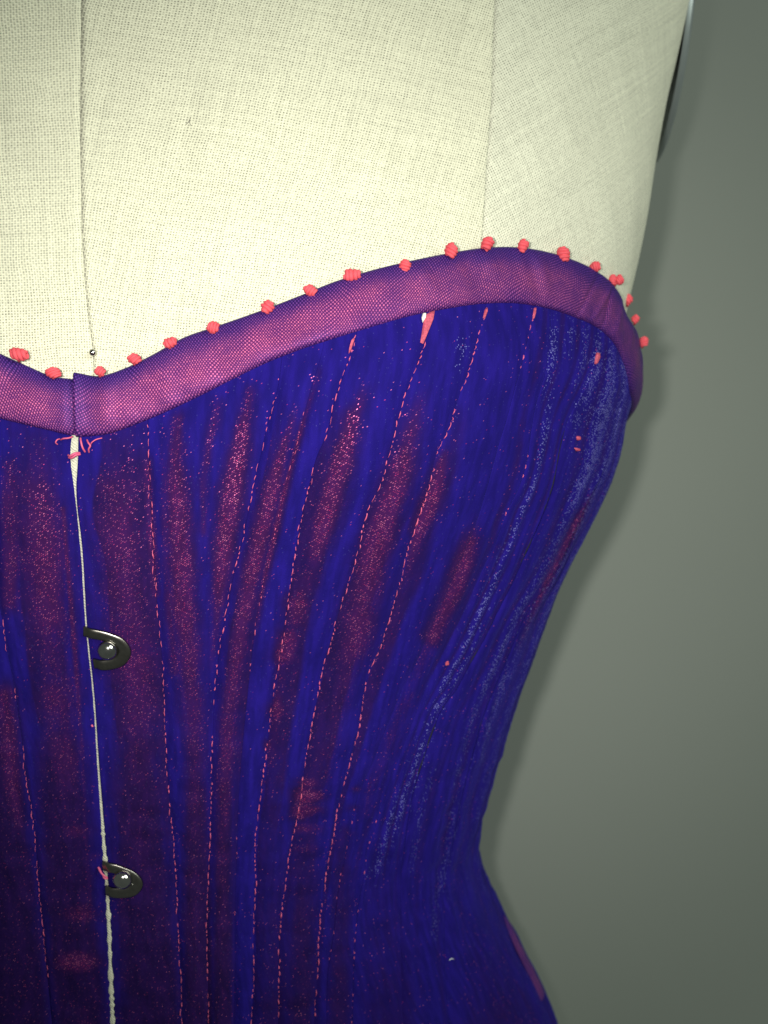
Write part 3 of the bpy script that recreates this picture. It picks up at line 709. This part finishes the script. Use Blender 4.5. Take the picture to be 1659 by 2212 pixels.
# coral knots along the top of the binding ---------------------------------------------
def knot(u, v, wpx, hpx, rot, seed, twin=False):
    r = np.random.default_rng(seed)
    th, z = cors.inv(min(u, 1346), max(v, 560) if u < 1346 else v)
    if u < 1340:
        base = cors.P(np.array([th]), np.array([z]))[0]
    else:
        base = cors.P(np.array([cors.silz(zof(v))-.02]), np.array([zof(v)]))[0]
    Dy = D+base[1]-.0027
    c = np.array([(u-829.5)/F*Dy, Dy-D, (1106-v)/F*Dy])
    parts = []
    for k in ((-1, 1) if twin else (0,)):
        sx, sz = wpx*1.1/F*Dy/2*(.62 if twin else 1), hpx*1.12/F*Dy/2
        big, sml = max(sx, sz), min(sx, sz)
        ax = rot+(0 if sx >= sz else PI/2)+r.uniform(-.7, .7)+.5*k
        R = np.array([[math.cos(ax), 0, math.sin(ax)], [0, 1, 0], [-math.sin(ax), 0, math.cos(ax)]])
        sh = np.array([k*wpx/F*Dy*.27, 0, -abs(k)*0.0001])
        def place(A):                       # axis-aligned winding, squeezed into the knot's own outline
            A = A@R.T; return A/np.maximum(np.abs(A).max(0), 1e-9)*np.array([sx, sml*.9, sz])*np.array([1, 1, 1])
        nt = r.uniform(3.6, 4.8); t = np.linspace(0, 1, 130); q = PI*(.10+.80*t); rho = np.sin(q)**.75
        ph = 2*PI*nt*t+r.uniform(0, 6); lean = r.uniform(-.35, .35)
        H = np.stack([-np.cos(q)*.85+lean*np.sin(ph)*rho*.6, .78*rho*np.cos(ph), .78*rho*np.sin(ph)], 1)
        H += .04*np.stack([np.sin(9*t+k), np.cos(11*t), np.sin(7*t)], 1)
        tv, tf = tube(H, .25*(1+.18*np.sin(60*t+r.uniform(0, 6))), 9)
        nu, nv = 20, 12; pp = np.linspace(0, PI, nv)[:, None]; la = np.linspace(0, 2*PI, nu+1)[None, :-1]
        cv = np.stack([-np.cos(pp)*.85*np.ones_like(la), .82*np.sin(pp)**.75*np.cos(la), .82*np.sin(pp)**.75*np.sin(la)], -1).reshape(-1, 3)
        A = place(np.concatenate([tv, cv]))+sh
        parts.append((A[:len(tv)]+c, tf)); parts.append((A[len(tv):]+c, gridfaces(nv, nu, True).tolist()))
    # tail of floss dipping into the binding
    root = c+np.array([-.0002, .0012, -hpx/F*Dy*.55])
    parts.append(tube(np.array([c+np.array([0, .0002, -.0006]), c*.4+root*.6+np.array([0, -.0005, 0]), root]), [.0006, .0006, .0004], 8))
    V, f = joinm(parts)
    return mesh('thread_knot', V, f, M_coral, co)
KN = [(40, 762, 40, 27, -.25, 0), (115, 802, 33, 23, .35, 0), (216, 799, 25, 21, .2, 0), (290, 772, 31, 23, .55, 0), (367, 737, 28, 23, .1, 0), (460, 704, 28, 26, .1, 0), (578, 660, 28, 29, .1, 0), (670, 624, 30, 25, .4, 0),
      (760, 591, 37, 26, .1, 0), (875, 571, 27, 27, .5, 0), (975, 538, 28, 33, 0, 0), (1053, 523, 28, 31, -.1, 0), (1130, 528, 24, 29, .35, 0), (1217, 546, 28, 30, .5, 0), (1286, 573, 22, 21, .2, 0), (1331, 603, 28, 22, .2, 1),
      (1359, 646, 19, 25, .3, 0), (1375, 688, 17, 20, .5, 0), (1392, 737, 21, 22, .2, 0)]
for i, (u, v, a, b, r_, tw) in enumerate(KN): knot(u-(2 if i > 15 else 0), v+(3 if i < 15 else 1), a, b, r_, 40+i, bool(tw))

# busk loops and studs --------------------------------------------------------------------
def frame_at(u, v, off):
    th, z = cors.inv(u, v); nrm = cors.normal(np.array([th]), np.array([z]))[0]
    p = cors.P(np.array([th]), np.array([z]))[0]+nrm*off
    up = np.array([0, 0, 1.])-nrm*nrm[2]; up /= np.linalg.norm(up); rt = np.cross(up, nrm); rt /= np.linalg.norm(rt)
    if rt[0] < 0: rt = -rt
    return p, rt, up, nrm
def busk(uc, vc, path, widths, stud, label_l=None):
    p, rt, up, nr = frame_at(uc, vc, .0023); Dy = D+p[1]
    L = np.array([[(a-uc)/F*Dy, (vc-b)/F*Dy] for a, b in path]); L = dens(np.column_stack([L, np.array(widths)/F*Dy]), .0003)
    xy, w_ = L[:, :2], L[:, 2]
    T = np.gradient(xy, axis=0); T /= np.linalg.norm(T, axis=1, keepdims=True); nn_ = np.stack([T[:, 1], -T[:, 0]], 1)
    hw = w_[:, None]/2; th_ = .0004
    cs = [(-1, -1), (-1, .45), (-.90, .92), (-.35, 1.08), (.35, 1.08), (.90, .92), (1, .45), (1, -1)]
    V = []
    m = len(xy); end = np.minimum(np.arange(m), np.arange(m)[::-1])/m
    sink = -.0011*np.exp(-(end/.06)**2)
    for i in range(m):
        for a, h in cs:
            s2 = xy[i]+nn_[i]*hw[i]*a
            V.append(p+rt*s2[0]+up*s2[1]+nr*(h*th_+sink[i]))
    f = gridfaces(m, len(cs), True).tolist(); f.append(list(range(8))[::-1]); f.append([(m-1)*8+k for k in range(8)])
    o = mesh('busk_loop', np.array(V), f, M_steel, co)
    su, sv, sr = stud
    p2, rt, up, nr = frame_at(su, sv, .0004); R = sr/F*(D+p2[1])
    prof = [(.55, 0), (.55, .0018), (.80, .0019), (.97, .0022), (1.0, .0026)]+[(math.cos(t), .0026+R*.72*math.sin(t)) for t in np.linspace(.12, 1.5, 10)]
    q = np.linspace(0, 2*PI, 33)[:-1]; V = []
    for k, h in prof:
        V.append(p2+(np.cos(q)*k*R)[:, None]*rt+(np.sin(q)*k*R)[:, None]*up+nr*h)
    V = np.concatenate(V+[(p2+nr*(.0026+R*.72))[None]]); m = len(prof)
    f = gridfaces(m, 32, True).tolist()+[[(m-1)*32+k, (m-1)*32+(k+1) % 32, m*32] for k in range(32)]
    mesh('busk_stud', V, f, M_nickel, co)
busk(236, 1395, [(186, 1355), (212, 1358), (240, 1366), (263, 1379), (272, 1400), (262, 1420), (238, 1431), (201, 1434)], [24, 23, 23, 25, 28, 27, 25, 24], (237, 1395, 22))
busk(268, 1890, [(225, 1862), (245, 1863), (270, 1872), (288, 1883), (298, 1902), (288, 1917), (265, 1923), (228, 1922)], [22, 22, 22, 24, 27, 27, 25, 22], (269, 1889, 21))

# bare lining where the pile has opened, loose threads at the top of the busk -------------------------
def patch(poly, mat, off, name, nsub=6):
    poly = np.array(poly, float); c = poly.mean(0); rings = [c+(poly-c)*k for k in np.linspace(1, .0, nsub)[:-1]]
    V = []
    for i, r_ in enumerate(rings):
        for a in r_:
            th, z = cors.inv(*a); V.append(cors.P(np.array([th]), np.array([z]), np.array([off+(-.0008 if i == 0 else .0002*random.random())]))[0])
    th, z = cors.inv(*c); V.append(cors.P(np.array([th]), np.array([z]), np.array([off]))[0]); n = len(poly)
    f = gridfaces(len(rings), n, True).tolist(); b = (len(rings)-1)*n
    f += [[b+k, b+(k+1) % n, len(V)-1] for k in range(n)]
    return mesh(name, np.array(V), f, mat, co)
patch([(913, 684), (924, 678), (936, 673), (933, 690), (926, 708), (918, 728), (911, 745), (905, 742), (908, 722), (911, 702)], M_twill, .0017, 'bare_lining')
patch([(909, 681), (915, 681), (914, 692), (909, 701), (907, 690)], M_white, .0020, 'bare_padding')
patch([(1282, 763), (1286, 762), (1286, 774), (1280, 788), (1278, 786), (1280, 772)], M_twill, .0018, 'bare_lining')
patch([(1043, 672), (1047, 666), (1048, 674), (1042, 690), (1040, 688)], M_twill, .0014, 'bare_lining')
patch([(1149, 668), (1152, 665), (1151, 676), (1147, 692), (1146, 690)], M_twill, .0014, 'bare_lining')
patch([(759, 737), (765, 731), (766, 736), (757, 762), (753, 766), (754, 755)], M_twill, .0016, 'bare_lining')
patch([(1239, 942), (1244, 941), (1244, 949), (1240, 950)], M_twill, .0018, 'bare_lining')
patch([(1234, 966), (1242, 967), (1244, 972), (1238, 973)], M_twill, .0018, 'bare_lining')
patch([(956, 1424), (965, 1423), (966, 1432), (957, 1434)], M_twill, .0012, 'bare_lining')
def thread(pts, r, off, name='loose_thread', mat=None, parent=None, tg=None):
    P = []
    for i, a in enumerate(pts):
        th, z = cors.inv(*a); o_ = off if np.isscalar(off) else off[i]
        P.append(cors.P(np.array([th]), np.array([z]), np.array([o_]))[0])
    V, f = tube(dens(np.array(P), .0002), r, 6); return mesh(name, V, f, mat or M_thread, parent or co)
thread([(176, 946), (180, 955), (183, 966), (186, 976)], .00028, [.001, .0022, .0022, .001])
thread([(190, 950), (196, 957), (200, 962), (196, 969), (194, 977)], .00026, [.001, .0022, .0024, .002, .0008])
thread([(222, 946), (210, 950), (202, 956), (198, 962)], .00018, [.0008, .002, .002, .0012])
thread([(133, 950), (142, 947), (152, 946), (160, 943)], .00024, [.0008, .0022, .0022, .0012])
thread([(150, 983), (157, 984), (166, 979), (175, 978)], .00034, [.0012, .0024, .0026, .0012])
thread([(151, 988), (160, 988), (168, 983), (176, 981)], .00030, [.0012, .0022, .0024, .0012])
thread([(126, 960), (124, 955), (127, 950), (131, 948)], .00020, [.0008, .0018, .0018, .001])
thread([(215, 1867), (223, 1874), (230, 1880), (236, 1886)], .00030, [.0016, .0028, .003, .0026])
thread([(217, 1868), (226, 1878), (231, 1886), (237, 1888)], .00022, [.0016, .0028, .003, .0026])
thread([(200, 1562), (203, 1566)], .0003, [.0012, .0014])

# hem binding that shows past the hip
vv = np.linspace(2078, 2260, 40); zz = np.array([zof(v, .40) for v in vv]); sl = cors.silz(zz)
n = 10; a = np.linspace(0, 1, n)
th = (sl+.06)[:, None]-np.interp(vv, [2078, 2110, 2260], [.0, .085, .115])[:, None]*a; Zm = np.repeat(zz[:, None], n, 1)
off = .0006+np.interp(vv, [2078, 2100, 2260], [.0004, .0019, .0017])[:, None]*np.sin(PI*np.clip(a, .04, .96))[None, :]**.6+.0003*vnoise(zz*300, zz*0, 3)[:, None]
V = cors.P(th, Zm, off)
mesh('hem_binding', V.reshape(-1, 3), gridfaces(40, n), M_taf, co, np.stack([arc(th), Zm], -1).reshape(-1, 2), {'across': np.repeat(a[None], 40, 0), 'lustre': np.full((40, n), .38)*(.5+vnoise(zz*260, zz*0, 4)[:, None])})

# ------------------------------------------------------------------ pin and lint
th, z = form.inv(203, 763); nr = form.normal(np.array([th]), np.array([z]))[0]; p = form.P(np.array([th]), np.array([z]))[0]
pn = empty('dressmaking_pin', tuple(p), 'round headed steel pin stuck in the linen just above the dip of the neckline', 'pin')
q = np.linspace(0, 2*PI, 25)[:-1]; V = []; R = .00105
ax = nr; e1 = np.cross(ax, [0, 0, 1.]); e1 /= np.linalg.norm(e1); e2 = np.cross(ax, e1)
for t in np.linspace(.02, PI-.02, 14): V.append(p+ax*(.0012-R*math.cos(t))+(R*math.sin(t))*(np.cos(q)[:, None]*e1+np.sin(q)[:, None]*e2))
mesh('pin_head', np.concatenate(V), gridfaces(14, 24, True), M_nickel, pn)
V, f = tube(np.array([p+ax*.0008, p, p-ax*.012]), [.0003, .0003, .0001], 8); mesh('pin_shaft', V, f, M_nickel, pn)
def formthread(name, pts, r, off, mat, label, cat):
    P = np.array([form.P(*[np.array([x]) for x in form.inv(*a)], np.array([off]))[0] for a in pts])
    loc = P.mean(0); V, f = tube(dens(P, .0003), r, 5); o = mesh(name, V, f, mat, None, loc=loc); return tagit(o, label, cat)
formthread('stray_hair', [(402, 270), (407, 265), (411, 258), (412, 254), (410, 262), (411, 268), (413, 273)], .00006, .0003, M_hair, 'tiny dark stray hair lying on the upper linen of the dress form', 'hair')
Pl = np.array([cors.P(*[np.array([x]) for x in cors.inv(*a)], np.array([.0016]))[0] for a in [(963, 2072), (967, 2069), (972, 2070)]])
V, f = tube(Pl, .00016, 6); tagit(mesh('lint_fleck', V, f, M_lint, None, loc=Pl.mean(0)), 'small white fleck of lint on the dark velvet near the hip', 'lint')
